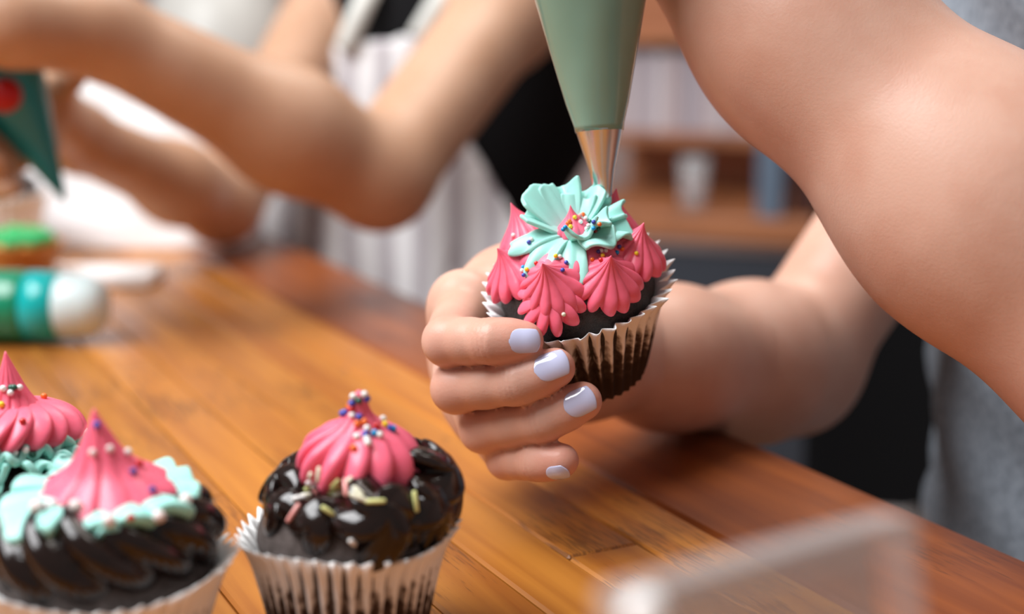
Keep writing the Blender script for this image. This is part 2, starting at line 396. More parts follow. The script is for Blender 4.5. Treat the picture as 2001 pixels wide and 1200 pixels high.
# ------------------------------------------------------------------ cupcake building blocks
def wrapper(parent, m, rb=.0235, rr=.036, h=.043, n=42, flare=.003, seed=0, amp=1.0, pull=None):
    rg = random.Random(seed); ph = [rg.uniform(-.25, .25) for _ in range(n)]; am = [rg.uniform(.75, 1.2) for _ in range(n)]
    per = 8; N = n*per; R = 16
    V = []; Fc = []; fold = []
    for i in range(R+1):
        t = i/R
        rad = rb+(rr-rb)*t**.9+flare*max(0, t-.75)**2*16
        for j in range(N):
            k = j//per; a = 2*PI*(j+ph[k]*math.sin(PI*(j % per)/per)*2)/N
            w = abs(((j % per)/per)*2-1)*2-1            # triangle wave 1..-1..1
            w = math.copysign(abs(w)**.75, w)
            pl_ = 0 if pull is None else max(0, math.cos(a-pull))**1.5*t**3
            A = (.0006+.0008*t+.0014*t**4)*am[k]*amp*(1-.72*pl_)
            z = h*t+(.0016*w*max(0, t-.8)*5 if t > .8 else 0)+.0012*math.sin(3*a+seed)*t
            rd = rad+A*w+.0016*pl_; V.append((rd*math.cos(a), rd*math.sin(a), z-.0012*pl_)); fold.append(max(0, w)**2.6)
    for i in range(R):
        for j in range(N):
            q = (j+1) % N; Fc.append((i*N+j, i*N+q, (i+1)*N+q, (i+1)*N+j))
    V.append((0, 0, .0003)); c = len(V)-1; fold.append(0)
    for j in range(N): Fc.append((c, (j+1) % N, j))
    o = mk('wrapper', V, Fc, m, parent)
    at = o.data.attributes.new('fold', 'FLOAT', 'POINT'); at.data.foreach_set('value', fold)
    mod_solid(o, .00022, 0)
    return o
def cake(parent, m, rb=.0225, rr=.0335, zr=.040, top=.062, seed=0, bulge=.35):
    rg = random.Random(seed); p1, p2 = rg.uniform(0, 6), rg.uniform(0, 6)
    prof = [(rb*.98, .001), (rb+(rr-rb)*.5, zr*.5), (rr-.0008, zr-.004), (rr, zr)]
    for i in range(1, 15):
        t = i/14; a = t*PI/2
        prof.append((rr*(math.cos(a)**.75 if t < 1 else .0)+.00001, zr+(top-zr)*math.sin(a)**.95))
    f = lambda th, i, r_, z: (r_*(1+.012*math.sin(3*th+p1)+.008*math.sin(7*th+p2)), z+(.0012*math.sin(2*th+p2)*r_/rr if z > zr-.001 else 0))
    return lathe('cake', prof, m, parent, 72, f)
def dollop(name, m, parent, R=.0125, H=.018, n=11, tw=.5, a=.22, seed=0, prof='kiss', bend=(.0, .0), loc=(0, 0, 0), axis=None, sy=1.0, ruff=0., spin=0.):
    rg = random.Random(seed)
    nt_, nth = 44, n*10
    if prof == 'kiss':   # (t, r, z)
        ts = [0, .10, .22, .36, .52, .68, .82, .93, 1]; rs = [.72, .98, 1.0, .90, .64, .36, .17, .075, .012]; zs = [0, .07, .17, .31, .46, .62, .78, .90, 1]
    elif prof == 'flat':
        ts = [0, .10, .22, .36, .52, .68, .82, .93, 1]; rs = [.70, .98, 1.02, .96, .78, .50, .22, .09, .014]; zs = [0, .10, .26, .44, .58, .70, .81, .91, 1]
    elif prof == 'squat':
        ts = [0, .10, .22, .36, .52, .68, .82, .93, 1]; rs = [.72, .98, 1.03, .95, .72, .42, .21, .125, .05]; zs = [0, .09, .22, .37, .50, .61, .75, .90, 1]
    elif prof == 'tall':
        ts = [0, .10, .22, .36, .52, .68, .82, .93, 1]; rs = [.80, 1.0, .98, .78, .50, .32, .18, .085, .015]; zs = [0, .05, .13, .24, .38, .55, .75, .89, 1]
    else:                # blob (no peak)
        ts = [0, .15, .35, .55, .75, .9, 1]; rs = [.70, .97, 1.0, .84, .55, .26, .02]; zs = [0, .16, .45, .74, .92, .985, 1]
    la = [rg.uniform(.75, 1.2) for _ in range(n)]; lp = [rg.uniform(-.12, .12) for _ in range(n)]
    V = []; Fc = []
    for i in range(nt_):
        t = i/(nt_-1); rr = float(smoothpath(ts, rs, t))*R; zz = float(smoothpath(ts, zs, t))*H
        at = a*max(0., 1-t)**.55
        for j in range(nth):
            th = 2*PI*j/nth
            q = th*n/(2*PI); k = int(q) % n; fr = q-int(q)
            s = math.sin(PI*fr**1.35)**.66                      # rounded lobe, sharp groove
            l = 1+at*la[k]*(s-.62)
            l *= 1+ruff*math.sin(2*th+seed)*(1-t)+.5*ruff*math.sin(3*th+2*seed)*(1-t)
            an = th+tw*t+lp[k]*s*.5+spin
            x = rr*l*math.cos(an)+bend[0]*t**2.2; y = rr*l*math.sin(an)*sy+bend[1]*t**2.2
            zb = zz-(.11*H*la[k]*s*(1-t)**3)
            V.append((x, y, zb))
    for i in range(nt_-1):
        for j in range(nth):
            k = (j+1) % nth; Fc.append((i*nth+j, i*nth+k, (i+1)*nth+k, (i+1)*nth+j))
    V.append((0, 0, 0)); c = len(V)-1; V.append((bend[0], bend[1], H*1.004)); e = c+1
    for j in range(nth):
        k = (j+1) % nth; Fc.append((c, k, j)); Fc.append((e, (nt_-1)*nth+j, (nt_-1)*nth+k))
    o = mk(name, V, Fc, m, parent)
    o.location = loc
    if axis is not None: o.rotation_euler = Vector(axis).to_track_quat('Z', 'Y').to_euler()
    return o
def petal(m, parent, ang, r0, L, Wd, lift=.5, droop=.2, cup=.3, amp=.003, waves=1.3, ph=0., z0=0., th=.0013, seed=0, point=.0, jag=.0, center=(0, 0), twist=0.):
    rg = random.Random(seed); NU, NV = 25, 15
    er = Vector((math.cos(ang), math.sin(ang), 0)); et = Vector((-math.sin(ang), math.cos(ang), 0)); ez = Vector((0, 0, 1))
    V = []; Fc = []
    for i in range(NV):
        v = i/(NV-1)
        for j in range(NU):
            u = j/(NU-1)*2-1
            w = Wd*(.30+.75*v**.8)*(1-point*v**2.5)
            Lr = L*(1-.28*u*u+.05*math.sin(7*u+seed))
            out = r0+Lr*v*(1-.12*lift)
            z = z0+L*(lift*v-droop*v*v)+cup*Wd*u*u*v+amp*math.cos(2*PI*waves*u+ph)*v**1.3
            if i == NV-1 and jag: out += rg.uniform(-jag, jag)
            tn = u*w+twist*v*v*L
            p = er*(out+.35*amp*math.sin(2*PI*waves*u+ph)*v)+et*tn+ez*z
            V.append((p.x+center[0], p.y+center[1], p.z))
    for i in range(NV-1):
        for j in range(NU-1):
            a = i*NU+j; Fc.append((a, a+1, a+NU+1, a+NU))
    o = mk('petal', V, Fc, m, parent); mod_solid(o, th, 0); mod_sub(o, 1)
    return o
def rope_ring(name, m, parent, Rm, rm, n=6, turns=5, amp=.2, z=0, flat=.9, seed=0):
    NA, NB = 200, 54; V = []; Fc = []
    for i in range(NA):
        al = 2*PI*i/NA; rw = rm*(1+.08*math.sin(3*al+seed))
        for j in range(NB):
            be = 2*PI*j/NB
            q = (be*n/(2*PI)+turns*n*al/(2*PI)) % 1.0
            s = math.sin(PI*q)**.6
            rr = rw*(1+amp*(s-.6))
            V.append(((Rm+rr*math.cos(be))*math.cos(al), (Rm+rr*math.cos(be))*math.sin(al), z+rr*math.sin(be)*flat))
    for i in range(NA):
        for j in range(NB):
            a = i*NB+j; b = i*NB+(j+1) % NB; c = ((i+1) % NA)*NB+(j+1) % NB; d = ((i+1) % NA)*NB+j
            Fc.append((a, d, c, b))
    return mk(name, V, Fc, m, parent)

_sph = {}
def sphere_me(key, r, m):
    if key not in _sph:
        bm = bmesh.new(); bmesh.ops.create_icosphere(bm, subdivisions=2, radius=r); me = bpy.data.meshes.new('sprinkle'); bm.to_mesh(me); bm.free()
        me.polygons.foreach_set('use_smooth', [True]*len(me.polygons)); me.materials.append(m); _sph[key] = me
    return _sph[key]
_jim = {}
def jimmy_me(key, L, r, m):
    if key not in _jim:
        bm = bmesh.new(); bmesh.ops.create_uvsphere(bm, u_segments=10, v_segments=8, radius=r)
        for v in bm.verts: v.co.z += (L/2-r)*(1 if v.co.z > 0 else -1 if v.co.z < 0 else 0)
        me = bpy.data.meshes.new('sugar_strand'); bm.to_mesh(me); bm.free()
        me.polygons.foreach_set('use_smooth', [True]*len(me.polygons)); me.materials.append(m); _jim[key] = me
    return _jim[key]
def targets(objs):
    """world-space ray-cast trees of evaluated meshes, so decorations rest on the real surface"""
    bpy.context.view_layer.update(); dg = bpy.context.evaluated_depsgraph_get()
    out = []
    for o in objs:
        ev = o.evaluated_get(dg); me = ev.to_mesh(); mw = o.matrix_world
        vs = [mw @ v.co for v in me.vertices]; ps = [tuple(p.vertices) for p in me.polygons]
        out.append((o, BVHTree.FromPolygons(vs, ps))); ev.to_mesh_clear()
    return out
def drop(px, py, trees):
    d = (P(px, py, 1)-cam.location).normalized(); best = None
    for o, t in trees:
        hit = t.ray_cast(cam.location, d)
        if hit[0] is not None and (best is None or hit[3] < best[2]): best = (hit[0], hit[1], hit[3], o)
    return best
def sprinkles(lst, trees, r=.00088, name='sprinkle'):
    for px, py, c in lst:
        h = drop(px, py, trees)
        if not h: continue
        p, nrm, _, o = h
        if nrm.dot(cam.location-p) < 0: nrm = -nrm
        q = share(name, sphere_me((c, r), r, M['s_'+c]), o)
        q.matrix_parent_inverse = Matrix.Identity(4)
        q.location = o.matrix_world.inverted() @ (p+nrm*r*.55)
def strands(lst, trees, L=.0052, r=.00085):
    for px, py, ang, c, k in lst:
        h = drop(px, py, trees)
        if not h: continue
        p, nrm, _, o = h
        if nrm.dot(cam.location-p) < 0: nrm = -nrm
        d = CR*math.cos(math.radians(ang))+CU*math.sin(math.radians(ang)); d = (d-nrm*d.dot(nrm)); d = (d.normalized()*.95+nrm*.15).normalized()
        q = share('sugar_strand', jimmy_me((c, L*k), L*k, r, M['s_'+c]), o)
        mw = Matrix.Translation(p+nrm*r*.8) @ d.to_track_quat('Z', 'Y').to_matrix().to_4x4()
        q.matrix_parent_inverse = Matrix.Identity(4)
        q.matrix_local = o.matrix_world.inverted() @ mw

# ------------------------------------------------------------------ cupcake on the table (chocolate rosettes, pink kiss)
def stand(px, py, d, h):       # base point on the table below a rim centre
    p = P(px, py, d); return Vector((p.x, p.y, TZ))
c1 = empty('cupcake', stand(679, 1030, .487, .043)); tag(c1, 'chocolate cupcake standing on the table with dark ganache blobs and one pink kiss', 'cupcake', 'decorated cupcakes')
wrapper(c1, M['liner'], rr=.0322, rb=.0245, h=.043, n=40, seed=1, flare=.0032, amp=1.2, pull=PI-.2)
cake(c1, M['cake'], rb=.023, rr=.0312, zr=.040, top=.0585, seed=1)
fro = []
for i, (an, R, rad, z, tilt, sp, n_) in enumerate([(-176, .0098, .0185, .0515, .75, .3, 4), (-146, .0092, .0200, .0490, .9, 2.1, 3), (-112, .0092, .0205, .0490, .95, .6, 3), (-70, .0125, .0185, .0500, 1., 2.9, 4), (-27, .0105, .0200, .0500, .95, 1.0, 3), (4, .0138, .0170, .0530, .8, 1.4, 4),
                                               (40, .0125, .0170, .0530, .7, .5, 5), (80, .0120, .0170, .0530, .7, .2, 5), (120, .0115, .0175, .0525, .7, .7, 5), (152, .0105, .0175, .0520, .7, .5, 4)]):
    a = math.radians(an); ax = Vector((math.cos(a)*tilt*1.5, math.sin(a)*tilt*1.5, 1))
    fro.append(dollop('ganache_blob', M['choc'], c1, R=R, H=R*1.5, n=n_, tw=2.6, a=.95, seed=i+20, prof='blob', loc=(.0032+rad*math.cos(a), rad*math.sin(a), z), axis=ax, spin=sp))
fro.append(dollop('ganache_blob', M['choc'], c1, R=.016, H=.011, n=6, tw=1, a=.3, seed=40, prof='blob', loc=(.004, 0, .056)))
k1 = dollop('pink_kiss', M['pink'], c1, R=.0190, H=.0300, n=13, tw=.55, a=.30, seed=4, prof='squat', loc=(.0048, -.001, .0625), axis=(.05, -.10, 1), bend=(-.0012, -.001))
tr = targets(fro+[k1])
def zc(x, y): return (430+x/2.608, 740+y/2.608)     # from a zoomed crop
sprinkles([(*zc(x, y), c) for x, y, c in [(686, 92, 'w'), (728, 82, 'w'), (741, 104, 'b'), (706, 113, 'g'), (680, 128, 'b'), (664, 140, 'o'), (773, 146, 'c'), (676, 156, 'r'), (632, 184, 'b'), (645, 175, 'b'), (674, 186, 'w'), (714, 197, 'b'), (800, 158, 'o'), (808, 172, 'w'), (844, 178, 'w'), (824, 212, 'w'), (836, 240, 'y'), (862, 258, 'b'), (877, 262, 'c'), (952, 232, 'g'), (696, 232, 'o'), (733, 222, 'o'), (744, 258, 'w'), (755, 272, 'o'), (784, 282, 'c'), (811, 293, 'w'), (739, 290, 'b'), (700, 300, 'w'), (746, 315, 'w'), (750, 334, 'w'), (686, 358, 'o'), (795, 245, 'r')]], tr, r=.00125)
strands([(*zc(x, y), a, c, k) for x, y, a, c, k in [(460, 490, 80, 'e', .7), (512, 490, 80, 'e', 1.1), (470, 522, 150, 'w', 1), (490, 535, 40, 'w', 1), (458, 560, 50, 'l', 1), (490, 570, 150, 'p', .9), (400, 613, 20, 'w', 1), (437, 597, 10, 'e', .8), (380, 690, 75, 'p', 1.5), (575, 560, 65, 'l', 1.2), (590, 590, 110, 'e', 1.1), (620, 590, 25, 'l', 1.3), (650, 555, 150, 'p', 1.4), (600, 600, 30, 'e', .9), (705, 580, 130, 'e', 1), (712, 612, 155, 'e', 1.5), (790, 630, 5, 'l', 1.4), (548, 676, 150, 'l', 1.1), (988, 628, 100, 'l', 1.5), (678, 826, 100, 'w', .8), (580, 530, 60, 'l', .9), (660, 530, 60, 'e', .8)]], tr, L=.0048, r=.00085)

# ------------------------------------------------------------------ cupcake front left (chocolate swirl, mint petals, pink kiss)
c2 = empty('cupcake', stand(212, 1180, .455, .043)); tag(c2, 'nearest cupcake, with thick chocolate swirl under a mint collar, at lower left corner', 'cupcake', 'decorated cupcakes')
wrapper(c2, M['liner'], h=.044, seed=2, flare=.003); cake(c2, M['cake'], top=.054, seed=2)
f2 = [rope_ring('chocolate_swirl', M['choc'], c2, .0195, .0150, n=5, turns=2.6, amp=.36, z=.0535, flat=.88, seed=1)]
dollop('chocolate_swirl', M['choc'], c2, R=.018, H=.012, n=7, tw=1, a=.2, prof='blob', loc=(0, 0, .056))
for i, (an, L, w, li, ph) in enumerate([(-168, .0185, .0135, .10, .3), (-130, .0215, .0150, .0, 2.6), (-88, .0175, .0135, .02, 4.4), (-48, .0180, .0135, .06, 1.0), (-12, .0205, .0135, .12, 3.0), (28, .0185, .013, .25, .4), (68, .017, .013, .3, 2.6), (110, .017, .013, .3, 1.1), (152, .0175, .013, .25, 3.6)]):
    f2.append(petal(M['teal'], c2, math.radians(an), .011, L, w, lift=li, droop=.22, cup=.10, amp=.0024, waves=.75, ph=ph, z0=.0660+.0008*(i % 2), th=.0042, seed=i))
k2 = dollop('pink_kiss', M['pink'], c2, R=.0212, H=.0300, n=11, tw=.35, a=.26, seed=9, prof='tall', loc=(.0015, -.001, .0655), axis=(-.04, -.10, 1), ruff=.05)
f2.append(k2); tr = targets(f2)
def zl(x, y): return (x*440/1015, 680+y*440/1015)
sprinkles([(*zl(x, y), c) for x, y, c in [(438, 348, 'b'), (470, 318, 'b'), (492, 328, 'b'), (512, 386, 'v'), (538, 374, 'c'), (555, 402, 'w'), (590, 400, 'o'), (563, 452, 'v'), (570, 472, 'w'), (494, 455, 's'), (422, 472, 's'), (598, 562, 'v'), (625, 525, 'r'), (684, 645, 'v'), (640, 432, 'o'), (590, 762, 'r')]], tr, r=.00125)
sprinkles([(*zl(x, y), c) for x, y, c in [(350, 720, 's'), (170, 730, 's'), (222, 718, 'w'), (490, 790, 's'), (705, 755, 's'), (832, 690, 's')]], tr, r=.0021, name='sugar_pearl')

# ------------------------------------------------------------------ cupcake behind it at the frame edge (mint ruffles, pink peak)
c3 = empty('cupcake', stand(30, 1052, .525, .043)); tag(c3, 'cupcake cut by the left edge with mint ruffles under a tall pink peak', 'cupcake', 'decorated cupcakes')
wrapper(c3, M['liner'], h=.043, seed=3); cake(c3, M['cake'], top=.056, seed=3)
f3 = []
rg = random.Random(5)
for ring, (r0, z0, li, cnt, L) in enumerate([(.0165, .0535, .02, 12, .0185), (.0125, .0570, .18, 11, .0185), (.0085, .0600, .30, 10, .0180)]):
    for i in range(cnt):
        an = 2*PI*(i+.5*ring)/cnt+rg.uniform(-.15, .15)
        f3.append(petal(M['teal'], c3, an, r0, L*rg.uniform(.9, 1.1), rg.uniform(.0085, .011), lift=li+rg.uniform(-.08, .12), droop=.2, cup=.25, amp=rg.uniform(.0018, .003), waves=1.2, ph=rg.uniform(0, 6), z0=z0, th=.0026, seed=i+30*ring, point=.2))
k3a = dollop('pink_ruffle', M['pink'], c3, R=.0215, H=.0150, n=15, tw=.8, a=.30, seed=13, prof='blob', loc=(.003, -.001, .0630), ruff=.07)
k3 = dollop('pink_peak', M['pink'], c3, R=.0170, H=.0300, n=13, tw=.3, a=.26, seed=12, prof='tall', loc=(.003, -.001, .0665), axis=(0, -.03, 1), ruff=.05, bend=(-.001, 0))
f3 += [k3a, k3]; tr = targets(f3)
sprinkles([(*zl(x, y), c) for x, y, c in [(20, 184, 'w'), (42, 180, 'g'), (60, 180, 'g'), (86, 180, 'w'), (52, 203, 'w'), (12, 258, 'y'), (103, 336, 'r'), (130, 132, 'r'), (140, 136, 'r'), (138, 166, 'r'), (157, 163, 'r'), (208, 211, 'w'), (197, 226, 'o'), (115, 462, 'w'), (155, 483, 'g'), (60, 478, 'w')]], tr, r=.00125)

# ------------------------------------------------------------------ held cupcake
roll = math.radians(-11); tl = math.radians(35)
axis = (CR*math.sin(roll)+CU*math.cos(roll))*math.cos(tl)-CF*math.sin(tl)
lx = (CR-axis*CR.dot(axis)).normalized(); ly = axis.cross(lx)
ROT = Matrix((lx, ly, axis)).transposed()
Rc = P(1128, 553, .583)
HH = .045
c0 = empty('cupcake', Rc-axis*HH); c0.rotation_euler = ROT.to_euler(); tag(c0, 'cupcake held up in a hand, ringed with pink kisses around a mint flower', 'cupcake', 'decorated cupcakes')
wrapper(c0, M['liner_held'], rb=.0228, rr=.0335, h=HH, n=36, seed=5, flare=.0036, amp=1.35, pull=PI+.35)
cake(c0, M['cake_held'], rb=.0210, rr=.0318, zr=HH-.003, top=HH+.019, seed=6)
f0 = []
for i, (an, rad, R, z, Hh) in enumerate([(-112, .0205, .0133, .0105, .0195), (-57, .0210, .0138, .0085, .0195), (-5, .0225, .0132, .0085, .0185), (45, .0210, .0125, .010, .0205), (93, .020, .0125, .011, .0190), (143, .0210, .0128, .0105, .0210), (188, .0225, .0138, .0080, .0170)]):
    a = math.radians(an)
    f0.append(dollop('pink_kiss', M['pink'], c0, R=R, H=Hh, n=13, tw=.35, a=.28, seed=60+i, prof='kiss', loc=(rad*math.cos(a), rad*math.sin(a), HH+z+.001), axis=(math.cos(a)*.45, math.sin(a)*.45, 1), ruff=.05, bend=(-.0015, 0) if i == 5 else (0, 0)))
# second ruffle below the front kiss, and the spread bed of pink under the flower
a = math.radians(-113)
f0.append(dollop('pink_ruffle', M['pink'], c0, R=.0132, H=.0090, n=12, tw=.5, a=.40, seed=80, prof='blob', loc=(.0236*math.cos(a), .0236*math.sin(a), HH+.0080), axis=(math.cos(a)*.8, math.sin(a)*.8, 1), ruff=.05))
f0.append(dollop('pink_bed', M['pink'], c0, R=.022, H=.011, n=16, tw=.5, a=.12, seed=81, prof='blob', loc=(0, 0, HH+.014)))
FZ = HH+.0240
for i, (an, L, w, li, dr, cu, am, ph, wv) in enumerate([
        (-98, .0215, .0085, .20, .70, .75, .0012, 0., .5), (-50, .0170, .0100, .50, .45, .30, .0022, 1.5, .6), (-138, .0215, .0085, .25, .60, .45, .0016, 2.2, .6), (-172, .0225, .0070, .30, .42, .40, .0018, .6, .6),
        (-12, .0195, .0100, .30, .35, .20, .0026, 2.9, .8), (25, .0190, .0100, .45, .28, .20, .0024, .4, .8), (65, .0175, .0105, .70, .20, .2, .0020, 1.8, .6), (104, .0165, .0105, .90, .20, .2, .0018, 3.9, .6), (138, .0185, .0110, .95, .18, .15, .0018, .2, .5), (164, .0170, .0085, .65, .25, .35, .0022, 4.4, .6),
        (-72, .0115, .0085, 1.0, .35, .5, .0014, 3.1, .5), (-25, .0120, .0085, .9, .35, .3, .0016, 2., .5), (75, .0110, .0090, 1.0, .25, .3, .0014, 5., .5)]):
    f0.append(petal(M['teal'], c0, math.radians(an), .0052, L, w, lift=li, droop=dr, cup=cu, amp=am, waves=wv, ph=ph, z0=FZ+.0006*(i % 2), th=.0017, seed=90+i, point=.22, jag=.0002, center=(.002, .000)))
f0.append(dollop('pink_kiss', M['pink'], c0, R=.0068, H=.0125, n=10, tw=.3, a=.2, seed=88, prof='kiss', loc=(.002, .000, FZ-.0005), axis=(0, .25, 1)))
tr = targets(f0)
def zh(x, y): return (940+x/3.75, 330+y/3.75)
sprinkles([(*zh(x, y), c) for x, y, c in [(688, 357, 'y'), (751, 335, 'o'), (772, 362, 'w'), (727, 392, 'w'), (650, 388, 'o'), (640, 402, 'o'), (617, 430, 'c'), (608, 438, 'c'), (661, 425, 'y'), (803, 392, 'g'), (826, 390, 'b'), (796, 416, 'w'), (782, 438, 'w'), (823, 427, 'c'), (866, 408, 'o'), (858, 428, 'g'), (835, 450, 'r'), (720, 350, 'p'),
    (305, 633, 'o'), (313, 716, 'c'), (336, 738, 'y'), (303, 748, 'w'), (316, 778, 'b'), (403, 692, 'r'), (547, 640, 'y'), (575, 645, 'w'), (622, 694, 'b'), (594, 745, 'b'), (815, 668, 'o'), (860, 612, 'v'), (880, 605, 'w'), (913, 604, 'w'), (890, 643, 'y'), (884, 672, 'r'), (1010, 575, 'v'), (993, 615, 'c'), (1140, 622, 'y'), (245, 488, 'w'), (352, 542, 'b'), (603, 1062, 'e'), (1030, 590, 'o'), (370, 520, 'w')]], tr, r=.00092)

# ------------------------------------------------------------------ piping bag in use
def axis_obj(o, a, b):
    d = (Vector(b)-Vector(a)); o.location = a; o.rotation_euler = d.to_track_quat('Z', 'Y').to_euler(); return d.length
tip = P(1180, 392, .578); b250 = P(1166, 255, .577); b0 = P(1156, 0, .574)
bag = empty('piping_bag'); tag(bag, 'mint green piping bag with a steel nozzle pressing onto the held cupcake', 'piping bag')
ln = axis_obj(bag, tip, b0)
L1 = (b250-tip).length
nz = lathe('nozzle', [(.0030, .0), (.0036, .002), (.0052, .012), (.0075, L1*.72), (.0095, L1*.985), (.0097, L1), (.0092, L1+.001)], M['metal'], bag, 40, lambda th, i, r_, z: (r_, z+(.0022*abs(math.cos(th)) if i == 0 else 0)))
def wob(th, i, r_, z): return (r_*(1+.02*math.sin(3*th+z*40)+.012*math.sin(5*th-z*70)), z)
Hb = .235
prof = [(.0098, L1-.0005), (.0102, L1+.002)]
for i in range(1, 20):
    t = i/19; z = L1+(Hb-L1)*t
    if z < .19: rr = .0102+(z-L1)*.232
    else: rr = (.0102+(.19-L1)*.232)*max(.12, 1-((z-.19)/(Hb-.19))**1.2)
    prof.append((rr, z))
for z in (Hb+.01, Hb+.03, Hb+.05): prof.append((.006+(z-Hb)*.25, z))
lathe('bag', prof, M['bag'], bag, 64, wob)
lathe('frosting_plug', [(.0005, -.004), (.0032, -.001), (.0033, .003), (.002, .006)], M['teal'], bag, 20)

# ------------------------------------------------------------------ person holding the cupcake (grey shirt)
def nail(parent, a, b, r, r2, dors, Ln=.0125, w=.0058, m='nail', back=-.0008):
    """nail plate over the end of a finger segment a->b with tip radius r"""
    a, b = Vector(a), Vector(b); t = (b-a).normalized(); n = (Vector(dors)-t*Vector(dors).dot(t)).normalized(); s = t.cross(n)
    NU, NV = 13, 13; V = []; Fc = []
    R = r*1.0
    for i in range(NV):
        v = i/(NV-1); x = -Ln+r+back+Ln*v
        hw = w*(math.sqrt(max(0, 1-(1-v/.42)**2)) if v < .42 else 1-.10*((v-.42)/.58)**2)
        hw = max(hw, w*.05)
        for j in range(NU):
            u = j/(NU-1)*2-1; ph = u*hw/R
            xx = x-(.0016*u*u if v > .7 else 0)*(v-.7)/.3
            Rl = r+(r2-r)*min(1, max(0, -xx/((b-a).length*.45)))+.0002
            drop_ = 0.0 if xx < 0 else .55*(r-math.sqrt(max(r*r-xx*xx, 0)))
            p = b+t*xx+s*(Rl*math.sin(ph))+n*(Rl*math.cos(ph)+.0003-drop_)
            V.append(p)
    for i in range(NV-1):
        for j in range(NU-1):
            k = i*NU+j; Fc.append((k, k+NU, k+NU+1, k+1))
    o = mk('fingernail', V, Fc, M[m], parent); mod_solid(o, .0006, 0); mod_sub(o, 1); return o

per = empty('person', (.36, .84, 0)); tag(per, 'person in a grey T-shirt piping mint frosting onto the cupcake in their hand', 'person')
# fingers of the holding hand: MCP, PIP, DIP, tip
FG = [
    ([P(905, 596, .618), P(876, 667, .5710), P(962, 667, .5530), P(1024, 666, .5520)], [.0112, .0099, .0086, .0077]),
    ([P(897, 682, .627), P(892, 759, .5765), P(1012, 746, .5565), P(1085, 719, .5535)], [.0112, .0099, .0089, .0079]),
    ([P(915, 765, .628), P(945, 838, .5850), P(1062, 819, .5630), P(1138, 784, .5585)], [.0108, .0096, .0087, .0078]),
    ([P(945, 832, .626), P(992, 895, .5880), P(1052, 902, .5700), P(1098, 900, .5620)], [.0096, .0085, .0075, .0068]),
]
gl = []
for n_, (pts, rs) in enumerate(FG):
    m1 = pts[1].lerp(pts[2], .5); m2 = pts[2].lerp(pts[3], .55)
    g = chain([pts[0], pts[1], m1, pts[2], m2, pts[3]], [rs[0], rs[1]*1.02, (rs[1]+rs[2])*.485, rs[2]*1.03, rs[2]*.97, rs[3]], .003)
    gl.append((g, .0015))
wr = P(1150, 690, .672)
elb = P(1545, 712, .812); sho_far = Vector((.375, .935, 1.035))
palm = []
for (pts, rs), wo in zip(FG, (.0, .0, 0, 0)):
    palm.append(Cone(pts[0], wr+(pts[0]-wr)*.12, rs[0]*1.12, .021, .016))
palm.append(Ell((FG[0][0][0]+FG[3][0][0]+wr)/3, (.03, .02, .03), None, .02))
# thumb, steadying the back of the cupcake
th = [P(1120, 640, .668), P(1000, 590, .655), P(985, 548, .640), P(1040, 500, .634)]
palm += chain(th, [.021, .0185, .0125, .0105], .012)
palm.append(Cone(th[1], FG[0][0][0], .0165, .0120, .014))      # web between thumb and index
fore = [Cone(wr, wr+(elb-wr)*.35, .0262, .031, .02), Cone(wr+(elb-wr)*.35, wr+(elb-wr)*.78, .031, .0385, .03), Cone(wr+(elb-wr)*.78, elb, .0385, .0340, .03),
        Cone(elb, elb+(sho_far-elb)*.55, .0345, .0395, .02), Cone(elb+(sho_far-elb)*.55, sho_far, .0400, .046, .03),
        Ell(elb+Vector((.006, .008, -.004)), (.029, .029, .029), None, .02)]
arm_far = sdf_mesh([(palm, .001), (fore, .02)]+[(gl[0][0], .003), (gl[1][0], .0008), (gl[2][0], .0008), (gl[3][0], .0008)], .0012, 2)
# fine creases across the last joints, and the natural pinkness of fingertips
Va = arm_far[0]; flush = np.zeros(len(Va))
for pts, rs in FG:
    a_, b_, t_ = (np.array(p) for p in pts[1:4])
    for o_, e_, jr in ((b_, t_, rs[2]),):
        ax_ = (t_-a_)/np.linalg.norm(t_-a_)
        rel = Va-b_; s_ = rel@ax_; rv = rel-s_[:, None]*ax_; rd = np.linalg.norm(rv, axis=1)
        near_ = (rd < jr*1.35) & (np.abs(s_) < .008)
        dep = np.zeros(len(Va))
        for off, dp_ in ((-.0026, .00030), (-.0006, .00042), (.0016, .00034)):
            dep += dp_*np.exp(-((s_-off)/.00065)**2)
        dep *= near_
        Va -= rv/np.maximum(rd, 1e-6)[:, None]*dep[:, None]
    flush = np.maximum(flush, .62*np.exp(-(np.linalg.norm(Va-t_, axis=1)/.0125)**2))
    flush = np.maximum(flush, .34*np.exp(-(np.linalg.norm(Va-b_, axis=1)/.010)**2))
    flush = np.maximum(flush, .38*np.exp(-(np.linalg.norm(Va-a_, axis=1)/.013)**2))
# near arm, raised to the bag
e2 = P(2235, 690, .535); w2 = P(1272, -215, .602); s2 = Vector((.43, .70, 1.065))
d2 = w2-e2
near = [Cone(e2, e2+d2*.3, .0430, .0465, .03), Cone(e2+d2*.3, e2+d2*.66, .0465, .0395, .04), Cone(e2+d2*.66, w2, .0395, .0260, .03), Cone(e2, s2, .041, .049, .03)]
axb = (b0-tip).normalized(); hb = tip+axb*.175
sx = axb.cross(Vector((0, 1, 0))).normalized(); sy_ = axb.cross(sx)
hand2 = [Cone(w2, hb+Vector((.048, .0, .0)), .024, .026, .02)]
for q in range(4):
    ce = hb+axb*(-.030+.0195*q); pr = None
    for t in range(7):
        an = -.2+t*.48; rr = .0102+(.175-.03+.0195*q-L1)*.232 if q < 2 else .045-.004*(q-1)
        p = ce+(Vector((1, 0, 0))*math.cos(an)-Vector((0, 1, 0))*math.sin(an))*(rr+.0085)
        if pr is not None: hand2.append(Cone(pr, p, .0098-.0003*t, .0095-.0003*t, .004))
        pr = p
pr = None
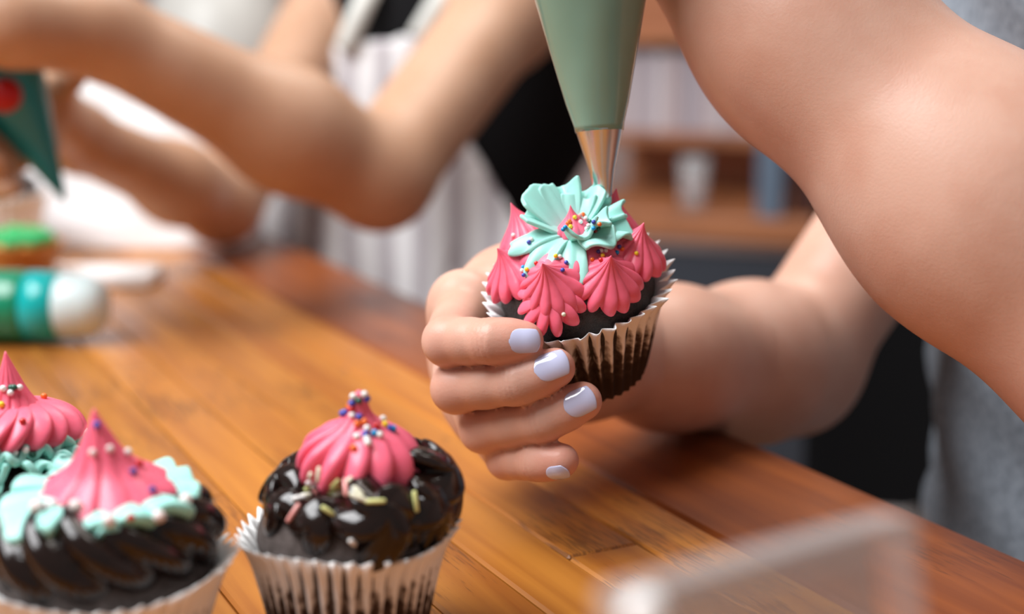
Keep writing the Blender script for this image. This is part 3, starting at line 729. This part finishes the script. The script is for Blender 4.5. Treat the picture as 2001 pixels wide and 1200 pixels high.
for t in range(5):
    an = .1+t*.42; p = hb+axb*(.005+.008*t)+(Vector((1, 0, 0))*math.cos(an)+Vector((0, 1, 0))*math.sin(an))*.054
    if pr is not None: hand2.append(Cone(pr, p, .0125, .0115, .006))
    pr = p
arm_near = sdf_mesh([(near+hand2, .01)], .0025, 4)
def head_prims(c, fwd, s=1.0):
    f = Vector(fwd).normalized(); side = f.cross(Vector((0, 0, 1))).normalized(); up = Vector((0, 0, 1)); c = Vector(c)
    pr = [Ell(c, (.078*s, .078*s, .10*s), None, .02), Ell(c+f*.02-up*.055, (.055, .055, .06), None, .03), Cone(c+f*.088+up*.01, c+f*.105-up*.022, .007, .011, .012)]
    pr += [Ell(c+side*q*.078-up*.01, (.012, .016, .03), None, .006) for q in (1, -1)]
    pr += [Cone(c+f*.088-up*.055+side*.018, c+f*.088-up*.055-side*.018, .006, .006, .006), Cone(c+f*.09-up*.063+side*.015, c+f*.09-up*.063-side*.015, .006, .006, .006)]
    return pr
tor = [Ell((.375, .82, .98), (.105, .155, .17), None, .06), Ell((.365, .82, .76), (.095, .135, .17), None, .08), Ell((.385, .82, .56), (.12, .165, .12), None, .08),
       Cone((.39, .82, 1.10), (.375, .82, 1.20), .055, .052, .04), Cone((.41, .70, 1.07), (.375, .935, 1.05), .055, .055, .05)]
body_c = sdf_mesh([(tor+head_prims((.35, .82, 1.31), (-1, 0, 0)), .02)], .007, 3)
V, Fq = join([arm_far, arm_near, body_c])
body = mk('body', V-np.array(per.location), Fq, M['skin'], per)
fl_at = body.data.attributes.new('flush', 'FLOAT', 'POINT'); fl_at.data.foreach_set('value', np.concatenate([flush, np.zeros(len(V)-len(flush))]).astype(np.float32))
for (pts, rs), dors, kw in zip(FG, [Vector((.02, -1, .22)), Vector((-.05, -1, .45)), Vector((.0, -1, .30)), Vector((0, -1, -.45))],
                              [dict(Ln=.0126, w=.0050), dict(Ln=.0140, w=.0058), dict(Ln=.0128, w=.0056), dict(Ln=.0098, w=.0040)]):
    o = nail(per, pts[2], pts[3], rs[3], rs[2]*.97, dors, **kw); o.location = -Vector(per.location); tag(o, 'lilac painted fingernail')
for q in (1, -1):
    bm = bmesh.new(); bmesh.ops.create_icosphere(bm, subdivisions=2, radius=.011); me = bpy.data.meshes.new('eye'); bm.to_mesh(me); bm.free(); me.materials.append(M['eye'])
    o = share('eye', me, per); o.location = Vector((.35-.072, .82+q*.03, 1.315))-Vector(per.location)
hv = sdf_mesh([([Ell((.365, .82, 1.335), (.088, .09, .10), None, .02), Ell((.43, .82, 1.25), (.05, .075, .13), None, .04)], .01)], .008, 3, clip=lambda F_, X, Y, Z: np.maximum(F_, -(X-.30)*.8+(1.34-Z)*.0+np.where(Z > 1.38, -.3, 0)))
mk('hair', hv[0]-np.array(per.location), hv[1], M['hair'], per)
# T-shirt: torso + short sleeves
def wr_shirt(X, Y, Z): return .0040*np.sin(38*Z+22*Y+9*np.sin(14*X+Y*9))*np.sin(17*Y+11*X+2)+.0022*np.sin(85*Z-40*Y+30*X)
upA = Vector((.375, .935, 1.035)); upB = elb+(sho_far-elb)*.62
shirt_p = [Ell(p.c, p.r+.012, None, p.k) for p in tor[:3]]+[Cone((.41, .70, 1.06), (.375, .935, 1.04), .066, .066, .05), Cone(s2, s2+(e2-s2)*.42, .062, .062, .03), Cone(upA, upA+(elb-upA)*.36, .060, .056, .03)]
sv = sdf_mesh([(shirt_p, .01)], .005, 3, warp=wr_shirt, clip=lambda F_, X, Y, Z: np.maximum(F_, np.maximum(Z-1.135, .50-Z)))
sh = mk('t_shirt', sv[0]-np.array(per.location), sv[1], M['shirt'], per); tag(sh, 'heather grey T-shirt')

# ------------------------------------------------------------------ woman behind the table (striped apron, black top)
pw_ = empty('person', (-.09, 1.5, 0)); tag(pw_, 'person in a striped apron over a black top, bare forearms crossing behind the table', 'person')
O2 = np.array(pw_.location)
eL = P(742, 345, 1.08); wL = P(190, 60, .945); hL = P(20, 45, .90); sL = P(1120, -150, 1.36)
eR = P(432, 398, 1.30); wR = P(150, 268, 1.10); hR = P(80, 205, 1.02); sR = P(700, -80, 1.50)
bt = P(128, 394, .99); bu = P(-38, 70, .93)      # bag tip and body
tc_ = P(880, 160, 1.47)
tors = [Ell(P(905, 60, 1.48), (.165, .10, .19), None, .06), Ell(P(800, 350, 1.53), (.135, .095, .17), None, .08), Ell(P(760, 640, 1.56), (.17, .12, .15), None, .08)]
nk = P(905, -260, 1.50)
armsL = [Cone(eL, eL+(wL-eL)*.35, .0380, .0405, .03), Cone(eL+(wL-eL)*.35, wL, .0405, .0285, .03), Cone(eL, eL+(sL-eL)*.6, .0385, .0445, .02), Cone(eL+(sL-eL)*.6, sL, .0455, .052, .03), Cone(wL, hL, .027, .030, .02)]
armsR = [Cone(eR, eR+(wR-eR)*.35, .0320, .0315, .03), Cone(eR+(wR-eR)*.35, wR, .0315, .0245, .03), Cone(eR, sR, .0360, .046, .02), Cone(wR, hR, .024, .026, .02)]
def grip(c, ax, start, r, n=4, fr=.0095, sgn=1):
    out = []; ax = Vector(ax).normalized(); s_ = Vector(start); s_ = (s_-ax*s_.dot(ax)).normalized(); q_ = ax.cross(s_)*sgn
    for q in range(n):
        ce = Vector(c)+ax*(q-(n-1)/2)*.020; pr = None
        for t in range(6):
            an = t*.5; p = ce+(s_*math.cos(an)+q_*math.sin(an))*r
            if pr is not None: out.append(Cone(pr, p, fr, fr*.95, .005))
            pr = p
    return out
bax = (bu-bt).normalized()
hands = grip(bu+bax*.045, bax, hL-(bu+bax*.045), .042, sgn=-1)+grip(bt+bax*.062, bax, hR-(bt+bax*.06), .036, n=4, sgn=1)
hands += [Ell(P(132, 148, 1.0), (.014, .014, .014), None, .012)]
wv = sdf_mesh([(tors+[Cone(P(905, -100, 1.48), nk, .055, .05, .05), Cone(sL, sR, .055, .055, .05)]+head_prims(nk+Vector((-.02, -.04, .10)), (-.5, -.8, -.2)), .02), (armsL, .02), (armsR, .02), (hands, .012)], .0055, 3)
mk('body', wv[0]-O2, wv[1], M['skin_tan'], pw_)
hc = nk+Vector((-.02, -.04, .10))
hv = sdf_mesh([([Ell(hc+Vector((.015, .025, .02)), (.092, .092, .105), None, .02), Ell(hc+Vector((.03, .07, -.08)), (.08, .05, .14), None, .04)], .01)], .008, 3, clip=lambda F_, X, Y, Z: np.maximum(F_, -((X-hc.x)*.5+(Y-hc.y)*.85)-.035))
mk('hair', hv[0]-O2, hv[1], M['hair'], pw_)
for q in (1, -1):
    f = Vector((-.53, -.85, 0)); sd = f.cross(Vector((0, 0, 1)))
    bm = bmesh.new(); bmesh.ops.create_icosphere(bm, subdivisions=2, radius=.011); me = bpy.data.meshes.new('eye'); bm.to_mesh(me); bm.free(); me.materials.append(M['eye'])
    o = share('eye', me, pw_); o.location = hc+f*.072+sd*q*.03+Vector((0, 0, .005))-Vector(O2)
# black vest
vest = [Ell(p.c, p.r+.008, None, p.k) for p in tors]
vv = sdf_mesh([(vest, .01)], .007, 3, clip=lambda F_, X, Y, Z: np.maximum(F_, Z-1.06))
tag(mk('black_top', vv[0]-O2, vv[1], M['black'], pw_), 'black sleeveless top')
# apron bib and skirt
bl = P(610, 120, 1.40); br_ = P(862, 95, 1.40)
def bibclip(F_, X, Y, Z):
    sh = np.abs(F_+.0)-.0035
    top = Z-(P(740, 75, 1.40).z+.0+(X-(-.13))*.12)
    xl = bl.x-.010-np.clip(.86-Z, 0, 1)*.55; xr = br_.x+np.clip(.90-Z, 0, 1)*.55
    return np.maximum(np.maximum(np.maximum(sh, top), Y-1.56), np.maximum(xl-X, X-xr))
def folds(X, Y, Z):
    k = np.clip((.90-Z)*4, 0, 1); return k*(.010*np.sin(62*X+5*Z)+.006*np.sin(31*X-14*Z+1))
av = sdf_mesh([([Ell(p.c, p.r+.018, None, p.k) for p in tors], .01)], .005, 2, warp=folds, clip=bibclip)
tag(mk('apron', av[0]-O2, av[1], M['apron'], pw_), 'white apron with grey stripes')
def strap(name, a, b, w, m, up=Vector((0, -1, .15))):
    a, b = Vector(a), Vector(b); d = b-a; s = d.cross(up).normalized(); N = 14; V = []; Fc = []
    for i in range(N):
        t = i/(N-1); c = a+d*t+up*.012*math.sin(PI*t)
        V += [c-s*w/2-Vector(O2), c+s*w/2-Vector(O2)]
    for i in range(N-1): Fc.append((2*i, 2*i+1, 2*i+3, 2*i+2))
    return mod_solid(mk(name, V, Fc, m, pw_), .003)
M['strap'] = mat('strap_cloth', (.70, .71, .67), .9)
strap('apron_strap', P(672, 100, 1.375), P(745, -60, 1.38), .020, M['strap']); strap('apron_strap', P(815, 75, 1.365), P(905, -60, 1.37), .020, M['strap'])
strap('apron_trim', P(612, 110, 1.392), P(600, 190, 1.385), .014, M['pinktrim'])

# her dark teal piping bag
bag2 = empty('piping_bag'); tag(bag2, 'dark teal piping bag with a red clip in the far person\'s hands', 'piping bag')
axis_obj(bag2, bt, bu)
pf = [(.0008, 0), (.003, .006), (.0095, .03), (.017, .055), (.0245, .08), (.029, .10), (.029, .112), (.022, .125), (.012, .135), (.010, .16), (.016, .19)]
lathe('bag', pf, M['bag_far'], bag2, 40, wob)
q = lathe('clip', [(.001, -.006), (.009, -.005), (.0115, 0), (.009, .005), (.001, .006)], M['red'], bag2, 24)
pc = P(8, 186, .918); bpy.context.view_layer.update(); q.location = bag2.matrix_world.inverted() @ pc
q.rotation_euler = (bag2.matrix_world.inverted().to_3x3() @ Vector((.1, -1, .2))).to_track_quat('Z', 'Y').to_euler()

# ------------------------------------------------------------------ things on the far end of the table
g1 = T(38, 560); c4 = empty('cupcake', (g1.x, g1.y, TZ)); tag(c4, 'green-topped cupcake in a tan paper liner at the left edge', 'cupcake')
wrapper(c4, M['tanliner'], rb=.024, rr=.0335, h=.036, n=30, seed=8, amp=.6); cake(c4, M['tanliner'], rr=.031, zr=.034, top=.042, seed=8)
for i in range(9):
    a = 2*PI*i/9; dollop('green_dollop', M['green'], c4, R=.011, H=.013, n=8, seed=100+i, prof='flat', loc=(.020*math.cos(a), .020*math.sin(a), .036))
dollop('green_dollop', M['green'], c4, R=.014, H=.013, n=9, seed=120, prof='flat', loc=(0, 0, .039))
g2 = T(8, 512); c5 = empty('cupcake', (g2.x-.008, g2.y, TZ)); tag(c5, 'large chocolate cupcake with white frosting in a white liner behind the green-topped one', 'cupcake')
wrapper(c5, M['paper'], rb=.036, rr=.046, h=.062, n=34, seed=9, amp=.6); cake(c5, M['cake'], rb=.033, rr=.043, zr=.064, top=.084, seed=9)
dollop('white_kiss', M['whitecream'], c5, R=.028, H=.034, n=10, seed=130, prof='flat', loc=(0, 0, .080))

# icing bottle lying on the table
bt_l = T(205, 676); bt_r = Vector((-1, .06, 0)).normalized()
ic = empty('icing_bottle', (bt_l.x+.008, bt_l.y+.01, TZ+.0245)); ic.rotation_euler = bt_r.to_track_quat('Z', 'Y').to_euler(); tag(ic, 'teal and green icing bottle with a frosted white cap lying on its side', 'icing bottle')
lathe('cap', [(.004, 0.008), (.012, .0095), (.0175, .014), (.0205, .021), (.0215, .030), (.0220, .038), (.0210, .0395)], M['capwhite'], ic, 40)
lathe('band', [(.0205, .0385), (.0232, .040), (.0238, .050), (.0240, .060)], M['tealband'], ic, 40)
lathe('bottle', [(.0238, .0595), (.0242, .066), (.0244, .11), (.0240, .16), (.020, .172), (.004, .175)], M['greenband'], ic, 40)

# white card lying on the table, white paper bag behind
cb = T(215, 556); o = box('card_tray', .095, .060, .010, M['card'], loc=(cb.x-.012, cb.y+.012, TZ+.0052), rot=(0, 0, math.radians(2)), bev=.002); tag(o, 'white card slab lying flat on the table beside the icing bottle', 'card')
pb = T(150, 500)
def bagmesh():
    V = []; Fc = []; n, m_ = 80, 40
    for i in range(m_):
        t = i/(m_-1)
        for j in range(n):
            a = 2*PI*j/n; c, s = math.cos(a), math.sin(a)
            e = .45; hx = .125*(1-.22*t); hy = .055*(1-.75*t**1.5)
            x = hx*math.copysign(abs(c)**e, c); y = hy*math.copysign(abs(s)**e, s)
            w = .003*math.sin(9*a+7*t)+.0015*math.sin(13*t+5*a)+.001*math.sin(21*t-13*a)
            V.append((x*(1+w*3)-.018*t, y+w, .20*t+.003*math.sin(6*a)*t))
    for i in range(m_-1):
        for j in range(n):
            k = (j+1) % n; Fc.append((i*n+j, i*n+k, (i+1)*n+k, (i+1)*n+j))
    V.append((0, 0, 0)); Fc += [(len(V)-1, (j+1) % n, j) for j in range(n)]
    return V, Fc
V, Fc = bagmesh(); o = mk('paper_bag', V, Fc, M['paper']); mod_solid(o, .0006); o.location = (pb.x+.025, pb.y+.085, TZ); tag(o, 'crumpled white paper bag standing at the far end of the table', 'paper bag')

# ------------------------------------------------------------------ clear plastic box near the lens
cA = P(1708, 1034, .290); cB = P(1165, 1122, .250)      # top corners of the raised lid
zt = (cA.z+cB.z)/2; cA.z = cB.z = zt
ex = (cB-cA); wdt = ex.length; ex.normalize(); ey = Vector((0, 0, 1)).cross(ex); ey = ey if ey.y < 0 else -ey
pl = empty('plastic_box', (cA.x, cA.y, TZ)); tag(pl, 'hazy clear plastic clamshell standing open close to the lens at the lower right', 'plastic box')
def slab(name, c, x, y, z, sx_, sy, sz, m, bev=.001):
    o = box(name, sx_, sy, sz, M[m], pl, Vector(c)-Vector(pl.location), bev=bev)
    o.rotation_euler = Matrix((x, y, z)).transposed().to_euler(); return o
lean = ey*(-.30)+Vector((0, 0, 1)); lean = -(ey*.22)+Vector((0, 0, 1))*1.0; lean.normalize()
nrm_ = ex.cross(lean).normalized(); nrm_ = nrm_ if nrm_.y < 0 else -nrm_
x_ = ex; z_ = lean; y_ = z_.cross(x_)
topm = (cA+cB)/2; hl = (zt-TZ-.022)/lean.z
cen = topm-lean*hl/2
slab('lid_panel', cen, x_, y_, z_, wdt-.004, .0008, hl, 'plastic', 0)
for sgn, c in ((1, cB), (-1, cA)): slab('lid_side', c-lean*hl/2+nrm_*.005, x_, y_, z_, .0016, .010, hl, 'plastic_rim', .0004)
slab('lid_lip', topm+nrm_*.005, x_, y_, z_, wdt, .010, .0016, 'plastic_rim', .0004)
slab('lid_flange', topm+nrm_*.010-lean*.002, x_, y_, z_, wdt+.003, .0012, .006, 'plastic_rim', .0004)
hinge = topm-lean*hl; hz = TZ+.022
for off, sz in ((.002, .020), (.072, .020)): slab('tray_wall', Vector((hinge.x, hinge.y, TZ+.0115))+ey*off, ex, Vector((0, 0, 1)).cross(ex), Vector((0, 0, 1)), wdt, .001, sz, 'plastic', 0)
for sgn in (1, -1): slab('tray_wall', Vector((hinge.x, hinge.y, TZ+.0115))+ey*.037+ex*sgn*wdt/2, ex, Vector((0, 0, 1)).cross(ex), Vector((0, 0, 1)), .001, .070, .020, 'plastic', 0)
slab('tray_base', Vector((hinge.x, hinge.y, TZ+.0013))+ey*.037, ex, Vector((0, 0, 1)).cross(ex), Vector((0, 0, 1)), wdt, .070, .001, 'plastic', 0)
slab('corner_tab', cB-lean*.0035+nrm_*.012-ex*.001, x_, y_, z_, .0075, .007, .009, 'card', .003)

# ------------------------------------------------------------------ far background
# shelf unit with pale books, glass, counter
sbx = P(1390, 420, 2.6)
sb = empty('sideboard', (sbx.x, sbx.y, 0)); sb.rotation_euler = (0, 0, math.radians(-22)); tag(sb, 'wooden shelf unit with slate front and blue-grey post in the far background', 'sideboard')
zc_ = sbx.z
box('countertop', 1.1, .50, .045, M['wood_mid'], sb, (.25, .22, zc_-.022), bev=.004)
box('front_panel', 1.06, .03, zc_-.09, M['slate'], sb, (.25, .02, (zc_-.05)/2), bev=.003)
box('back_panel', 1.1, .02, .9, M['wood_mid'], sb, (.25, .46, zc_+.45), bev=.002)
for dz in (.115, .315, .60): box('shelf', 1.1, .22, .022, M['wood_mid'], sb, (.25, .35, zc_+dz), bev=.002)
box('post', .045, .05, .75, M['bluegrey'], sb, (.105, .02, zc_+.375), bev=.003)
box('cupboard_door', .55, .03, .75, M['wood_dark'], sb, (.41, .06, zc_+.375), bev=.004)
bpy.context.view_layer.update()
bk_cols = [(.52, .44, .47), (.60, .53, .55), (.46, .40, .44), (.63, .57, .60), (.50, .40, .41), (.42, .38, .43)]
M_b = [mat('book_cover', c, .7) for c in bk_cols]
xb = -.29; i = 0; rg = random.Random(2)
names = ['mauve', 'pale grey', 'dusty violet', 'off-white', 'dull rose', 'grey-violet']
cnt_ = 0
while xb < .06:
    w = rg.uniform(.022, .036); h = rg.uniform(.150, .172)
    e = sb.matrix_world @ Vector((xb+w/2, .34, zc_+.127+h/2))
    o = box('book', w-.001, .13, h, M_b[i % 6], loc=e, rot=(0, 0, math.radians(-22)), bev=.002)
    cnt_ += 1
    tag(o, '%s pale book from the left on the far shelf beyond the piping bag' % ['first', 'second', 'third', 'fourth', 'fifth', 'sixth', 'seventh', 'eighth', 'ninth', 'tenth', 'eleventh', 'twelfth', 'thirteenth', 'fourteenth', 'fifteenth', 'sixteenth', 'seventeenth'][cnt_-1], 'book', 'pale books on the far shelf')
    xb += w; i += 1
gl_p = sb.matrix_world @ Vector((-.055, .08, zc_+.0005))
gls = lathe('drinking_glass', [(.020, 0), (.024, .002), (.026, .05), (.029, .095), (.0275, .095), (.0245, .05), (.022, .006), (.001, .005)], M['clear_glass'], None, 32); gls.location = gl_p
tag(gls, 'clear drinking glass on the far wooden counter', 'glass')
# black chair between the two people
ch = empty('chair', P(1885, 900, 1.62)); ch.location.z = 0; ch.rotation_euler = (0, 0, math.radians(-12)); tag(ch, 'black high-backed chair behind the arm holding the cupcake', 'chair')
box('backrest', .36, .05, .60, M['black'], ch, (0, 0, .47), bev=.02, seg=4)
box('seat', .36, .40, .06, M['black'], ch, (0, .2, .40), bev=.02, seg=3)
for sx_ in (-.15, .15):
    for sy in (.03, .37): box('leg', .035, .035, .38, M['black'], ch, (sx_, sy, .19), bev=.004)
# low cabinet with round jar, far left
jp = P(425, 275, 2.65)
cab = empty('cabinet', (jp.x, jp.y+.05, 0)); tag(cab, 'low pale cabinet under the round jar against the far wall', 'cabinet')
box('body', .9, .4, jp.z-.02, M['ceramic'], cab, (0, 0, (jp.z-.02)/2), bev=.004)
box('top', .94, .44, .02, M['wood_mid'], cab, (0, 0, jp.z-.01), bev=.003)
for q in (-.225, .225):
    d = box('door', .43, .02, jp.z-.10, M['ceramic'], cab, (q, -.208, (jp.z-.02)/2), bev=.003); box('handle', .012, .02, .10, M['metal'], d, (-.17*math.copysign(1, q), -.018, 0), bev=.003)
jar = lathe('ceramic_jar', [(.07, 0), (.085, .004), (.125, .07), (.145, .15), (.135, .23), (.10, .29), (.07, .315), (.075, .34), (.07, .345), (.06, .32)], M['ceramic'], None, 48); jar.location = (jp.x, jp.y+.05, jp.z); tag(jar, 'round grey-white ceramic jar on the far low cabinet', 'jar')
